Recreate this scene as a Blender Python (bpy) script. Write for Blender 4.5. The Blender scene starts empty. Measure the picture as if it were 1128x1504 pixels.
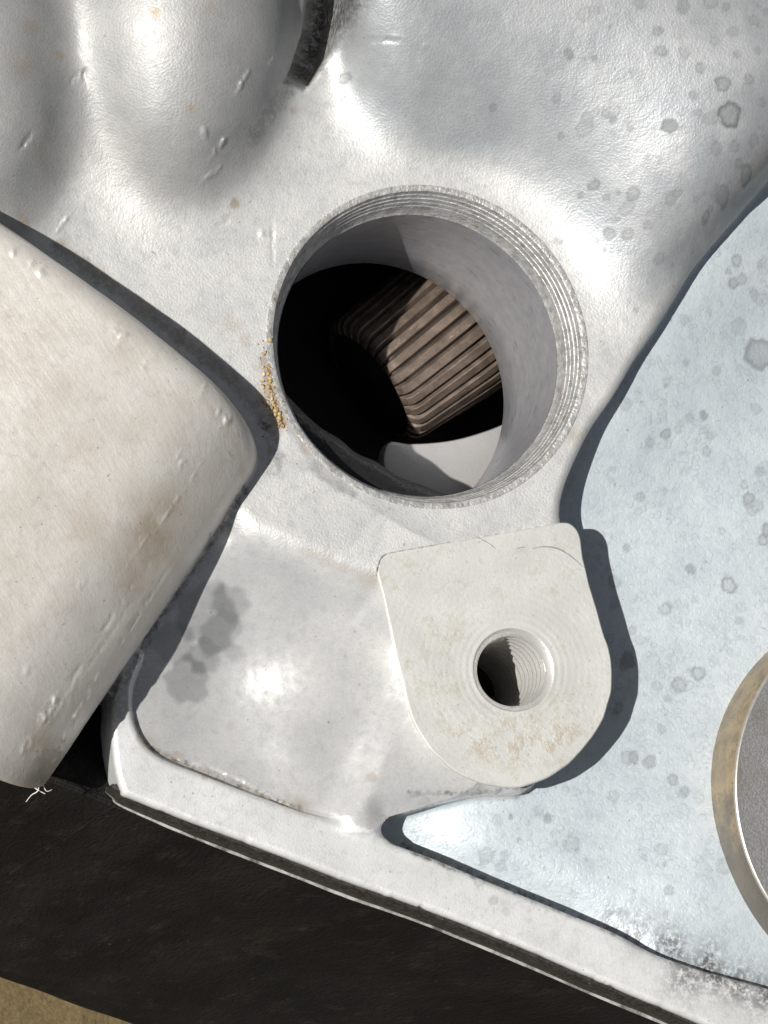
import bpy, bmesh, math, random
import numpy as np

# ------------------------------------------------------------------ camera, sky, sun, exposure
S = 7.0e-5                       # metres per working unit (one unit is about 0.07 mm)
DIST = 5000.0                    # camera distance in working units
TILT = math.radians(18.1)        # camera leans towards the lower corner of the casting
ND = np.array([-0.804, -0.595])
NC = np.array([ND[0]*math.sin(TILT), ND[1]*math.sin(TILT), math.cos(TILT)])
_k = np.cross([0, 0, 1], NC); _k /= np.linalg.norm(_k)
def _rot(v):
    v = np.array(v, float)
    return v*math.cos(TILT) + np.cross(_k, v)*math.sin(TILT) + _k*np.dot(_k, v)*(1-math.cos(TILT))
CR, CU = _rot([1, 0, 0]), _rot([0, 1, 0])
CAM = NC*DIST

scene = bpy.context.scene
col = scene.collection
cam_data = bpy.data.cameras.new('camera')
cam = bpy.data.objects.new('camera', cam_data)
col.objects.link(cam)
from mathutils import Matrix, Vector
m = Matrix.Identity(4)
for i in range(3):
    m[i][0], m[i][1], m[i][2], m[i][3] = CR[i], CU[i], NC[i], CAM[i]*S
cam.matrix_world = m
cam_data.sensor_fit = 'VERTICAL'
cam_data.angle = 2*math.atan(752/DIST)
cam_data.clip_start = 0.01
cam_data.clip_end = 100
scene.camera = cam

SUN_TRAVEL = np.array([0.72, 0.11, -1.0])      # the light runs left to right, 54 degrees high
SUN_TRAVEL /= np.linalg.norm(SUN_TRAVEL)
sun_el = math.asin(-SUN_TRAVEL[2])
world = bpy.data.worlds.new('World'); scene.world = world; world.use_nodes = True
wn = world.node_tree.nodes; wl = world.node_tree.links
sky = wn.new('ShaderNodeTexSky'); sky.sky_type = 'NISHITA'; sky.sun_disc = False
sky.sun_elevation = sun_el; sky.air_density = 0.45; sky.dust_density = 1.0; sky.ozone_density = 0.4
sky.sun_rotation = math.atan2(-SUN_TRAVEL[0], -SUN_TRAVEL[1])
wn['Background'].inputs['Strength'].default_value = 0.05
hs = wn.new('ShaderNodeHueSaturation'); hs.inputs['Saturation'].default_value = 0.4     # pale hazy sky
wl.new(sky.outputs[0], hs.inputs['Color']); wl.new(hs.outputs[0], wn['Background'].inputs['Color'])
sd = bpy.data.lights.new('sun', 'SUN'); sd.energy = 4.0; sd.angle = math.radians(0.6); sd.color = (1.0, 0.965, 0.92)
so = bpy.data.objects.new('sun', sd); col.objects.link(so)
so.rotation_euler = Vector(SUN_TRAVEL).to_track_quat('-Z', 'Y').to_euler()
scene.view_settings.view_transform = 'Standard'
scene.view_settings.look = 'None'
scene.view_settings.exposure = 0.28
scene.view_settings.gamma = 1.0
scene.render.engine = 'CYCLES'
scene.cycles.use_denoising = True
scene.cycles.max_bounces = 5
scene.cycles.adaptive_threshold = 0.02

rng = np.random.default_rng(7)
random.seed(7)

# ------------------------------------------------------------------ helpers
def P(u, v, z):
    """point of the place seen along one sight line, at height z"""
    d = CR*(u-564) + CU*(752-v) - NC*DIST
    t = (z-CAM[2])/d[2]
    return CAM + d*t
def PXY(pts, z):
    return np.array([P(u, v, z)[:2] for u, v in pts])
def smooth_loop(pts, n=6, closed=True):
    pts = np.asarray(pts, float); out = []; N = len(pts)
    for i in range(N if closed else N-1):
        if closed:
            a, b, c, d = pts[(i-1) % N], pts[i], pts[(i+1) % N], pts[(i+2) % N]
        else:
            a, b, c, d = pts[max(i-1, 0)], pts[i], pts[i+1], pts[min(i+2, N-1)]
        for k in range(n):
            t = k/n
            out.append(0.5*((2*b)+(c-a)*t+(2*a-5*b+4*c-d)*t*t+(3*b-a-3*c+d)*t**3))
    if not closed: out.append(pts[-1])
    return np.array(out)
def empty(name, label=None, cat=None, loc=(0, 0, 0)):
    o = bpy.data.objects.new(name, None); col.objects.link(o); o.location = loc
    o.empty_display_size = 0.01
    if label: o['label'] = label
    if cat: o['category'] = cat
    return o
def tag(o, label=None, cat=None, group=None, kind=None):
    for k, v in (('label', label), ('category', cat), ('group', group), ('kind', kind)):
        if v: o[k] = v
    return o
def mesh_obj(name, verts, faces, mat, parent=None, smooth=True, sharp=None):
    """verts in working units"""
    me = bpy.data.meshes.new(name)
    me.from_pydata([tuple(np.asarray(v, float)*S) for v in verts], [], [tuple(int(i) for i in f) for f in faces])
    me.validate(); me.update()
    o = bpy.data.objects.new(name, me); col.objects.link(o)
    if parent: o.parent = parent
    me.materials.append(mat)
    if smooth:
        me.polygons.foreach_set('use_smooth', [True]*len(me.polygons))
        if sharp: me.set_sharp_from_angle(angle=math.radians(sharp))
    return o
def lathe(profile, cx, cy, n=128, jitter=None, closed=False, a0=0.0):
    """turn an (r, z) profile; jitter(i, k) adds to r"""
    V = []; F = []; m_ = len(profile)
    for k in range(n):
        a = a0+2*math.pi*k/n
        for i, (r, z) in enumerate(profile):
            rr = r + (jitter(i, k) if jitter else 0)
            V.append((cx+rr*math.cos(a), cy+rr*math.sin(a), z))
    for k in range(n):
        k2 = (k+1) % n
        for i in range(m_-1):
            F.append((k*m_+i, k2*m_+i, k2*m_+i+1, k*m_+i+1))
        if closed:
            F.append((k*m_+m_-1, k2*m_+m_-1, k2*m_, k*m_))
    return V, F
def prism(loop, z0, z1, bevel=0.0):
    """extruded outline with a small top bevel; loop counter-clockwise"""
    loop = np.asarray(loop, float); n = len(loop)
    area = 0.5*np.sum(loop[:, 0]*np.roll(loop[:, 1], -1)-np.roll(loop[:, 0], -1)*loop[:, 1])
    if area < 0: loop = loop[::-1]
    t = np.roll(loop, -1, 0)-np.roll(loop, 1, 0); t /= np.linalg.norm(t, axis=1)[:, None]+1e-9
    nrm = np.stack([t[:, 1], -t[:, 0]], 1)
    rings = [(0, z0), (0, z1-bevel), (-0.3*bevel, z1-0.3*bevel), (-bevel, z1)] if bevel else [(0, z0), (0, z1)]
    V = []; F = []
    for off, z in rings:
        for i in range(n): V.append((*(loop[i]+nrm[i]*off), z))
    for r in range(len(rings)-1):
        for i in range(n):
            j = (i+1) % n
            F.append((r*n+i, r*n+j, (r+1)*n+j, (r+1)*n+i))
    F.append(tuple((len(rings)-1)*n+i for i in range(n)))
    F.append(tuple(reversed(range(n))))
    return V, F

# ------------------------------------------------------------------ materials
class NT:
    def __init__(self, name):
        self.m = bpy.data.materials.new(name); self.m.use_nodes = True
        self.t = self.m.node_tree; self.b = self.t.nodes['Principled BSDF']
        tc = self.t.nodes.new('ShaderNodeTexCoord')
        mp = self.t.nodes.new('ShaderNodeMapping'); mp.inputs['Scale'].default_value = (1/S, 1/S, 1/S)
        self.t.links.new(tc.outputs['Object'], mp.inputs[0]); self.co = mp.outputs[0]
    def n(self, typ, **kw):
        o = self.t.nodes.new(typ)
        for k, v in kw.items(): setattr(o, k, v)
        return o
    def l(self, a, b): self.t.links.new(a, b)
    def noise(self, px, detail=3, rough=0.55, co=None, dist=0.0):
        o = self.n('ShaderNodeTexNoise'); o.inputs['Scale'].default_value = 1/px; o.inputs['Detail'].default_value = detail
        o.inputs['Roughness'].default_value = rough; o.inputs['Distortion'].default_value = dist
        self.l(co or self.co, o.inputs['Vector']); return o.outputs['Fac']
    def stretch(self, sx, sy, sz, rz=0.0):
        o = self.n('ShaderNodeMapping'); o.vector_type = 'TEXTURE'
        o.inputs['Scale'].default_value = (sx, sy, sz); o.inputs['Rotation'].default_value = (0, 0, rz)
        self.l(self.co, o.inputs[0]); return o.outputs[0]
    def ramp(self, fac, stops):
        o = self.n('ShaderNodeValToRGB'); e = o.color_ramp.elements
        while len(e) < len(stops): e.new(0.5)
        for x, (p, c) in zip(e, stops):
            x.position = p; x.color = (c, c, c, 1) if not hasattr(c, '__len__') else (*c, 1)
        self.l(fac, o.inputs[0]); return o.outputs[0]
    def mix(self, fac, a, b, mode='MIX'):
        o = self.n('ShaderNodeMix', data_type='RGBA', blend_type=mode)
        for s, v in ((0, fac), (6, a), (7, b)):
            if hasattr(v, 'links') or hasattr(v, 'is_linked'): self.l(v, o.inputs[s])
            elif hasattr(v, '__len__'): o.inputs[s].default_value = (*v, 1)
            else: o.inputs[s].default_value = v
        return o.outputs[2]
    def math(self, op, a, b=None, clamp=False):
        o = self.n('ShaderNodeMath', operation=op); o.use_clamp = clamp
        for s, v in ((0, a), (1, b)):
            if v is None: continue
            if hasattr(v, 'is_linked'): self.l(v, o.inputs[s])
            else: o.inputs[s].default_value = v
        return o.outputs[0]
    def attr(self, name):
        o = self.n('ShaderNodeAttribute'); o.attribute_name = name
        sp = self.n('ShaderNodeSeparateColor'); self.l(o.outputs['Color'], sp.inputs[0]); return sp.outputs
    def bump(self, h, px, strength=1.0, prev=None):
        o = self.n('ShaderNodeBump'); o.inputs['Distance'].default_value = px*S; o.inputs['Strength'].default_value = strength
        self.l(h, o.inputs['Height'])
        if prev is not None: self.l(prev, o.inputs['Normal'])
        return o.outputs[0]
    def set(self, **kw):
        names = dict(color='Base Color', metal='Metallic', rough='Roughness', normal='Normal', spec='Specular IOR Level', coat='Coat Weight', coatr='Coat Roughness')
        for k, v in kw.items():
            i = self.b.inputs[names[k]]
            if hasattr(v, 'is_linked'): self.l(v, i)
            elif hasattr(v, '__len__'): i.default_value = (*v, 1)
            else: i.default_value = v
        return self.m

def cast_aluminium(name, light=(0.60, 0.60, 0.59), dark=(0.50, 0.51, 0.52), metal=0.45, rough=0.46, grain=0.9, mottle=0.07, specks=0.6, tones=False, bub=0.0, scrape=0.0, scrape_rot=0.0, und=0.0):
    n = NT(name); a = n.attr('wear_shade')
    big = n.noise(70, 2); fine = n.noise(3.6, 1, 0.6); mid = n.noise(13, 2, 0.6)
    bf = n.ramp(big, [(0.35, 0.0), (0.65, 1.0)])
    c = n.mix(bf, dark, light)
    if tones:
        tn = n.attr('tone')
        c = n.mix(tn[0], c, n.mix(bf, (0.355, 0.36, 0.354), (0.42, 0.42, 0.41)))  # domes: shading of the curved metal put into a darker base
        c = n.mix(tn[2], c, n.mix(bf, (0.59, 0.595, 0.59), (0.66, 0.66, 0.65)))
        c = n.mix(tn[1], c, n.mix(bf, (0.355, 0.378, 0.392), (0.44, 0.456, 0.462)))  # bulge: its shading is put into the base colour too
    c = n.mix(n.math('MULTIPLY', n.ramp(mid, [(0.30, 1.0), (0.46, 0.0)]), 0.22), c, (0.42, 0.42, 0.42))
    # dark grey mineral spots, brown dirt and painted shade, each spot with its own outline
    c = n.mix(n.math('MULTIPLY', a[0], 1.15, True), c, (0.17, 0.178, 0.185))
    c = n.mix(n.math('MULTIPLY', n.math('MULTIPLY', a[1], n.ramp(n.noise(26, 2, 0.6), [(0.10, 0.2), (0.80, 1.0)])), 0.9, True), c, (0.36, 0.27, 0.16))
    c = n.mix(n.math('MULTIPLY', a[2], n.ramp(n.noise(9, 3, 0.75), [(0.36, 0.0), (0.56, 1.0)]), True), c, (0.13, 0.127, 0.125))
    # pinprick specks
    sp = n.noise(6.5, 1, 0.5, co=n.stretch(1, 1, 1, 0.7))
    c = n.mix(n.math('MULTIPLY', n.ramp(sp, [(0.755, 0.0), (0.79, 1.0)]), specks), c, (0.25, 0.19, 0.13))
    c = n.mix(1.0, c, n.ramp(fine, [(0.28, 1-mottle), (0.5, 1.0), (0.74, 1+mottle*0.6)]), 'MULTIPLY')
    hb = n.math('ADD', fine, n.math('MULTIPLY', mid, 0.12))
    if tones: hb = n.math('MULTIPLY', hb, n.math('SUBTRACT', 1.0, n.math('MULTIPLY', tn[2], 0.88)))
    nb = n.bump(hb, 1.5, grain*0.6)
    if bub:
        vo = n.n('ShaderNodeTexVoronoi', feature='SMOOTH_F1'); vo.inputs['Scale'].default_value = 1/10.0
        n.l(n.co, vo.inputs['Vector'])
        ring = n.ramp(vo.outputs['Distance'], [(0.0, 0.75), (0.25, 0.9), (0.36, 0.0), (0.55, 0.55)])
        nb = n.bump(ring, 0.8, bub, nb)
        c = n.mix(n.math('MULTIPLY', n.ramp(vo.outputs['Distance'], [(0.20, 0.0), (0.34, 1.0), (0.48, 0.0)]), n.ramp(n.noise(45, 3), [(0.45, 0.0), (0.62, 0.34)])), c, (0.30, 0.34, 0.40))
    if scrape:
        st = n.noise(7, 2, 0.5, co=n.stretch(1, 9, 1, scrape_rot))
        nb = n.bump(st, 4.0, scrape, nb)
    r = n.math('ADD', n.math('MULTIPLY', n.math('SUBTRACT', mid, 0.5), 0.25), n.math('ADD', n.math('MULTIPLY', a[0], 0.35), rough))
    if tones:
        r = n.math('ADD', r, n.math('SUBTRACT', n.math('MULTIPLY', tn[0], 0.06), n.math('MULTIPLY', tn[2], 0.25)))
    return n.set(color=c, metal=metal, rough=r, normal=nb)

AX = math.atan2(-0.83, -0.55)
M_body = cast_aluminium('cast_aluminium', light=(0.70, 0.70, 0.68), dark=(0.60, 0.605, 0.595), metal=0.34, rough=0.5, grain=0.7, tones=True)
M_plate = cast_aluminium('cast_aluminium_blistered', light=(0.60, 0.66, 0.69), dark=(0.525, 0.59, 0.63), metal=0.2, rough=0.45, grain=0.45, mottle=0.05, bub=0.3)  # blue tint puts the sky's reflection into the base colour
M_pocket = cast_aluminium('cast_aluminium_oily', light=(0.67, 0.67, 0.655), dark=(0.60, 0.60, 0.59), metal=0.35, rough=0.27, grain=0.06, mottle=0.02, specks=0.1)
M_cyl = cast_aluminium('cast_aluminium_scraped', light=(0.72, 0.695, 0.645), dark=(0.645, 0.612, 0.555), metal=0.25, rough=0.38, grain=0.42, mottle=0.04, scrape=0.14, scrape_rot=math.atan2(0.55, 0.83)-0.0)
M_rim = cast_aluminium('cast_aluminium_flange', light=(0.70, 0.71, 0.705), dark=(0.63, 0.64, 0.635), metal=0.25, rough=0.46, grain=0.4, mottle=0.05)

def machined(name, col_, metal, rough, rings=None, brown=0.3):
    n = NT(name)
    mid = n.noise(16, 4, 0.6); big = n.noise(60, 3)
    c = n.mix(n.ramp(big, [(0.35, 0), (0.65, 1)]), tuple(x*0.88 for x in col_), col_)
    c = n.mix(n.math('MULTIPLY', n.ramp(n.noise(30, 4, 0.75), [(0.52, 0.0), (0.74, 1.0)]), brown), c, (0.33, 0.25, 0.14))
    c = n.mix(n.math('MULTIPLY', n.ramp(n.noise(5, 2, 0.6), [(0.66, 0.0), (0.74, 1.0)]), brown), c, (0.26, 0.19, 0.11))
    nb = n.bump(n.math('ADD', n.noise(4, 1, 0.6), mid), 1.2, 0.25)
    if rings is not None:
        vd = n.n('ShaderNodeVectorMath', operation='DISTANCE'); n.l(n.co, vd.inputs[0]); vd.inputs[1].default_value = (rings[0], rings[1], 6.0)
        fade = n.ramp(n.math('DIVIDE', vd.outputs['Value'], 200.0), [(0.0, 1.0), (0.30, 1.0), (0.46, 0.25), (1.0, 0.12)])
        wv_ = n.math('MULTIPLY', n.math('SINE', n.math('MULTIPLY', vd.outputs['Value'], 0.62)), fade)
        nb = n.bump(wv_, 0.6, 0.3, nb)
        sx = n.n('ShaderNodeSeparateXYZ'); n.l(n.co, sx.inputs[0])
        low_ = n.math('MULTIPLY', n.math('SUBTRACT', rings[1]-20, sx.outputs[1]), 1/90.0, True)
        lef_ = n.math('MULTIPLY', n.math('SUBTRACT', rings[0]-60, sx.outputs[0]), 1/90.0, True)
        zone = n.math('MULTIPLY', n.math('MAXIMUM', low_, n.math('MULTIPLY', lef_, 0.8)), n.ramp(n.math('DIVIDE', vd.outputs['Value'], 200.0), [(0.28, 0.0), (0.36, 1.0), (0.62, 0.9), (0.80, 0.0)]))
        crust = n.ramp(n.noise(20, 4, 0.7), [(0.47, 0.0), (0.70, 1.0)])
        c = n.mix(n.math('MULTIPLY', n.math('MULTIPLY', crust, zone), 0.7), c, (0.40, 0.29, 0.15))
        nb = n.bump(n.math('MULTIPLY', crust, zone), 1.5, 0.5, nb)
    return n.set(color=c, metal=metal, rough=n.math('ADD', n.math('MULTIPLY', mid, 0.2), rough), normal=nb)
M_ear = machined('milled_aluminium', (0.66, 0.665, 0.63), 0.22, 0.38, rings=P(754, 984, 6.0), brown=0.38)
M_thread = machined('cut_thread_aluminium', (0.66, 0.65, 0.62), 0.5, 0.3, brown=0.15)
M_borew = NT('bored_aluminium')
_n = M_borew
_ang = _n.stretch(1, 1, 14)
_sm = _n.noise(22, 5, 0.65); _sk = _n.noise(9, 3, 0.6, co=_n.stretch(3, 3, 1))
_c = _n.mix(_n.ramp(_sm, [(0.40, 0), (0.62, 1)]), (0.47, 0.485, 0.515), (0.545, 0.56, 0.595))
_c = _n.mix(_n.math('MULTIPLY', _n.ramp(_sk, [(0.60, 0.0), (0.70, 1.0)]), 0.5), _c, (0.20, 0.18, 0.17))
M_borew = _n.set(color=_c, metal=0.5, rough=0.36, normal=_n.bump(_n.math('ADD', _sk, _n.noise(4, 2)), 1.2, 0.4))
_n = NT('worn_chamfer_aluminium'); _s = _n.noise(13, 4, 0.7); _b = _n.noise(48, 3)
_c = _n.mix(_n.ramp(_s, [(0.34, 0), (0.62, 1)]), (0.34, 0.34, 0.335), (0.56, 0.56, 0.545))
_c = _n.mix(_n.math('MULTIPLY', _n.ramp(_n.noise(18, 4, 0.7), [(0.54, 0), (0.68, 1)]), 0.7), _c, (0.24, 0.19, 0.13))
_c = _n.mix(_n.math('MULTIPLY', _n.ramp(_b, [(0.5, 0), (0.66, 1)]), 0.5), _c, (0.62, 0.61, 0.59))
M_chamfer = _n.set(color=_c, metal=0.4, rough=_n.math('ADD', 0.28, _n.math('MULTIPLY', _s, 0.35)), normal=_n.bump(_n.math('ADD', _s, _n.noise(5, 2)), 3.0, 0.55))
_n = NT('oily_shaded_inner_casting'); _sm = _n.noise(30, 4)
M_cavity = _n.set(color=_n.mix(_sm, (0.016, 0.015, 0.014), (0.03, 0.028, 0.026)), metal=0.2, rough=0.5, normal=_n.bump(_n.noise(6, 3), 2, 0.4))  # near-black base stands in for shade inside the oily cavity
_n = NT('oily_black_lip'); M_seal_lip = _n.set(color=_n.mix(_n.noise(14), (0.008, 0.008, 0.009), (0.03, 0.029, 0.028)), rough=0.22, normal=_n.bump(_n.noise(18, 3), 4, 0.6))
_n = NT('inner_web_aluminium')
M_ledge = _n.set(color=_n.mix(_n.noise(40, 3), (0.36, 0.35, 0.345), (0.42, 0.41, 0.405)), metal=0.2, rough=0.45, normal=_n.bump(_n.noise(5, 3), 1.5, 0.3))
_n = NT('varnished_gear_steel'); _s1 = _n.noise(26, 4, 0.6); _s2 = _n.noise(5, 4, 0.7, co=_n.stretch(7, 1, 1, 0.62))
_c = _n.mix(_n.ramp(_s1, [(0.35, 0), (0.7, 1)]), (0.12, 0.09, 0.07), (0.22, 0.17, 0.135))
_c = _n.mix(_n.math('MULTIPLY', _n.ramp(_s2, [(0.60, 0), (0.72, 1)]), 0.7), _c, (0.50, 0.42, 0.36))
M_gear = _n.set(color=_c, metal=0.35, rough=0.5, normal=_n.bump(_s2, 1.5, 0.5))
_n = NT('dark_core_steel')
M_gcore = _n.set(color=_n.mix(_n.noise(20), (0.03, 0.024, 0.02), (0.07, 0.05, 0.04)), metal=0.5, rough=0.5)
_n = NT('black_rubber_gasket'); _s = _n.noise(9, 4, 0.7)
_c = _n.mix(_n.ramp(_s, [(0.40, 0), (0.62, 1)]), (0.012, 0.0115, 0.011), (0.04, 0.037, 0.034))
_c = _n.mix(_n.ramp(_n.noise(7, 2, 0.5), [(0.73, 0), (0.78, 1)]), _c, (0.34, 0.29, 0.22))
M_gasket = _n.set(color=_c, rough=0.6, normal=_n.bump(_s, 3, 0.6))
_n = NT('shade_black_case'); _k6 = _n.stretch(1, 1.6, 6); _s = _n.noise(130, 5, 0.6, co=_k6); _f = _n.noise(5, 3, 0.6, co=_k6)
_c = _n.mix(_n.ramp(_s, [(0.42, 0), (0.70, 1)]), (0.011, 0.011, 0.0112), (0.022, 0.021, 0.0205))  # near-black base puts the shade on the case into its colour
_c = _n.mix(_n.math('MULTIPLY', _n.ramp(_n.noise(34, 4, 0.7, co=_k6), [(0.55, 0), (0.75, 1)]), 0.6), _c, (0.05, 0.045, 0.038))
_c = _n.mix(_n.ramp(_n.noise(9, 2, 0.6, co=_k6), [(0.73, 0), (0.78, 1)]), _c, (0.07, 0.06, 0.045))
M_case = _n.set(color=_c, rough=0.85, spec=0.08, normal=_n.bump(_n.math('ADD', _f, _n.noise(24, 3, co=_k6)), 6, 0.8))
_n = NT('worn_edge_steel'); _s = _n.noise(28, 4, 0.65)
_c = _n.mix(_n.ramp(_s, [(0.36, 0), (0.60, 1)]), (0.12, 0.115, 0.11), (0.5, 0.49, 0.47))
M_lip = _n.set(color=_c, metal=0.3, rough=0.45, normal=_n.bump(_s, 2, 0.5))
_n = NT('dry_dirt'); _s = _n.noise(60, 6, 0.65); _f = _n.noise(14, 4, 0.7)
M_ground = _n.set(color=_n.mix(_n.ramp(_f, [(0.35, 0), (0.68, 1)]), (0.10, 0.072, 0.03), (0.165, 0.122, 0.056)), rough=0.9, normal=_n.bump(_s, 20, 0.6))
_n = NT('plug_face_steel'); _s = _n.noise(3.4, 3, 0.6); _b = _n.noise(80, 4)
_sc = _n.noise(8, 2, 0.5, co=_n.stretch(1, 30, 1, -0.5))
_c = _n.mix(_n.ramp(_s, [(0.36, 0), (0.66, 1)]), (0.30, 0.295, 0.29), (0.42, 0.415, 0.405))
_c = _n.mix(_n.math('MULTIPLY', _n.ramp(_b, [(0.5, 0), (0.7, 1)]), 0.4), _c, (0.20, 0.165, 0.13))
_c = _n.mix(_n.math('MULTIPLY', _n.ramp(_sc, [(0.68, 0), (0.72, 1)]), 0.6), _c, (0.10, 0.10, 0.10))
M_plug = _n.set(color=_c, metal=0.6, rough=0.5, normal=_n.bump(_s, 1.5, 0.6))
_n = NT('plug_side_tarnished_shaded'); _s = _n.noise(38, 5, 0.65); _f = _n.noise(6, 3, 0.6)
_c = _n.mix(_n.ramp(_s, [(0.38, 0), (0.60, 1)]), (0.25, 0.205, 0.145), (0.37, 0.29, 0.18))
_c = _n.mix(_n.math('MULTIPLY', _n.ramp(_f, [(0.55, 0), (0.7, 1)]), 0.5), _c, (0.10, 0.08, 0.06))
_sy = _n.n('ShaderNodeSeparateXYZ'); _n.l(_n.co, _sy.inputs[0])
_side_shade = _n.ramp(_n.math('ADD', _n.math('MULTIPLY', _sy.outputs[1], 0.0035), _n.math('ADD', 0.22, _n.math('MULTIPLY', _s, 0.7))), [(0.30, 1.0), (0.62, 0.0)])  # darker lower down: shade on the plug side put into the colour
_c = _n.mix(_n.math('MULTIPLY', _side_shade, 0.85), _c, (0.13, 0.12, 0.105))
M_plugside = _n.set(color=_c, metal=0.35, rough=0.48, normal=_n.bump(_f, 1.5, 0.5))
_n = NT('bright_steel_edge')
M_edge = _n.set(color=_n.mix(_n.noise(10), (0.30, 0.28, 0.25), (0.52, 0.50, 0.46)), metal=0.5, rough=0.4)
_n = NT('amber_sealant'); _s = _n.noise(16, 2)
_c = _n.ramp(_s, [(0.36, (0.55, 0.52, 0.46)), (0.48, (0.46, 0.33, 0.15)), (0.60, (0.38, 0.20, 0.07)), (0.72, (0.25, 0.19, 0.08))])
M_seal = _n.set(color=_c, rough=0.22)
_n = NT('white_fibre')
M_fibre = _n.set(color=_n.mix(_n.noise(8), (0.6, 0.58, 0.55), (0.75, 0.73, 0.7)), rough=0.6)

# ------------------------------------------------------------------ the casting as one solid
VOX = 3.0
_cs = np.array([P(u, v, z) for u in (0, 1128) for v in (0, 1504) for z in (-160, 200)])
X0, X1 = _cs[:, 0].min()-90, _cs[:, 0].max()+90
Y0, Y1 = _cs[:, 1].min()-40, _cs[:, 1].max()+90
Z0, Z1 = -176.0, 236.0
G = 2.0
gx = np.arange(X0-20, X1+20, G); gy = np.arange(Y0-20, Y1+20, G)
GX, GY = np.meshgrid(gx, gy, indexing='ij')
CX, CY = GX[::3, ::3].astype(np.float32), GY[::3, ::3].astype(np.float32)
def upsample(c):
    fx = np.minimum(np.arange(len(gx))/3.0, c.shape[0]-1.001); fy = np.minimum(np.arange(len(gy))/3.0, c.shape[1]-1.001)
    i = fx.astype(int); j = fy.astype(int); fx = (fx-i)[:, None]; fy = (fy-j)[None]
    r = c[i]*(1-fx)+c[i+1]*fx
    return (r[:, j]*(1-fy)+r[:, j+1]*fy).astype(np.float32)
def poly_map(loop):
    loop = np.asarray(loop, np.float32); d2 = np.full(CX.shape, 1e18, np.float32); ins = np.zeros(CX.shape, bool)
    n = len(loop)
    for i in range(n):
        ax, ay = loop[i]; bx, by = loop[(i+1) % n]
        ex, ey = bx-ax, by-ay
        wx, wy = CX-ax, CY-ay
        t = np.clip((wx*ex+wy*ey)/(ex*ex+ey*ey+1e-9), 0, 1)
        d2 = np.minimum(d2, (wx-ex*t)**2+(wy-ey*t)**2)
        c = ((ay <= CY) & (by > CY)) | ((by <= CY) & (ay > CY))
        if ey != 0:
            ins ^= c & (CX < ax+(CY-ay)*ex/ey)
    d = np.sqrt(d2); d[ins] *= -1
    return upsample(d)
def samp(mp, x, y):
    fx = np.clip((x-gx[0])/G, 0, mp.shape[0]-1.001); fy = np.clip((y-gy[0])/G, 0, mp.shape[1]-1.001)
    i = fx.astype(np.int32); j = fy.astype(np.int32); fx = (fx-i).astype(np.float32); fy = (fy-j).astype(np.float32)
    return (mp[i, j]*(1-fx)+mp[i+1, j]*fx)*(1-fy)+(mp[i, j+1]*(1-fx)+mp[i+1, j+1]*fx)*fy
def noise_map(wave, seed, oct_=3, gain=0.5):
    r = np.random.default_rng(seed); out = np.zeros(GX.shape, np.float32); amp = 1.0
    for o in range(oct_):
        w = wave/2**o
        nx = int((gx[-1]-gx[0])/w)+4; ny = int((gy[-1]-gy[0])/w)+4
        L = r.random((nx, ny)).astype(np.float32)*2-1
        fx = (GX-gx[0])/w; fy = (GY-gy[0])/w
        i = fx.astype(int); j = fy.astype(int); fx = fx-i; fy = fy-j
        fx = fx*fx*(3-2*fx); fy = fy*fy*(3-2*fy)
        out += amp*((L[i, j]*(1-fx)+L[i+1, j]*fx)*(1-fy)+(L[i, j+1]*(1-fx)+L[i+1, j+1]*fx)*fy)
        amp *= gain
    return out
def smin(a, b, k):
    h = np.maximum(k-np.abs(a-b), 0)/k
    return np.minimum(a, b)-h*h*k*0.25
def smax(a, b, k): return -smin(-a, -b, k)
def extr(d2, z, z0, z1, r):
    w = np.maximum(z-z1, z0-z)+r; d = d2+r
    return np.minimum(np.maximum(d, w), 0)+np.sqrt(np.maximum(d, 0)**2+np.maximum(w, 0)**2)-r

UPPER = [(1420, -220), (1330, 20), (1240, 130), (1128, 258), (1050, 348), (1000, 425), (950, 507), (905, 577), (868, 632), (836, 700), (824, 745),
         (815, 800), (800, 860), (610, 880), (560, 850), (500, 832), (440, 806), (375, 778), (335, 745), (200, 700), (-300, 700), (-300, -250)]
UPZ = {(1128, 258): 95, (1050, 348): 90, (1000, 425): 62, (950, 507): 26, (1240, 130): 95, (1330, 20): 95}
m_upper = poly_map(smooth_loop(np.array([P(u, v, UPZ.get((u, v), 0))[:2] for u, v in UPPER]), 4))
EAR = [(556, 852), (554, 832), (560, 817), (574, 811), (640, 799), (720, 785), (800, 771), (826, 767), (842, 771), (851, 785), (857, 820), (868, 862), (880, 905), (892, 945), (898, 968), (900, 992), (896, 1025), (882, 1065),
       (857, 1100), (826, 1130), (790, 1149), (755, 1157), (715, 1152), (675, 1136), (640, 1109), (616, 1077), (602, 1043), (590, 1000), (576, 935), (564, 885)]
ez = 6.0
el = smooth_loop(PXY(EAR, ez), 4)
HC = P(754, 984, ez)[:2]; HR = 57.0
m_ear = poly_map(el)
RIM_LOW = [(180, 1164), (190, 1170), (260, 1198), (340, 1228), (420, 1258), (520, 1297), (640, 1340), (760, 1388), (880, 1440), (1000, 1490), (1128, 1545), (1280, 1610)]
RIM = RIM_LOW + [(1290, 1510), (1140, 1455), (1040, 1428), (960, 1400), (900, 1368), (800, 1327), (700, 1287), (640, 1262), (586, 1242), (540, 1226), (490, 1205), (440, 1190), (370, 1165), (300, 1138), (240, 1114), (212, 1090), (196, 1055), (194, 1010), (210, 960), (192, 950), (174, 1000), (164, 1060), (168, 1120)]
WEB = [(535, 1226), (572, 1238), (547, 1222), (537, 1200), (541, 1178), (562, 1164), (620, 1163), (700, 1165), (790, 1150), (790, 1000), (640, 960), (600, 1040), (565, 1100), (545, 1150), (530, 1180), (515, 1212)]
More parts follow.
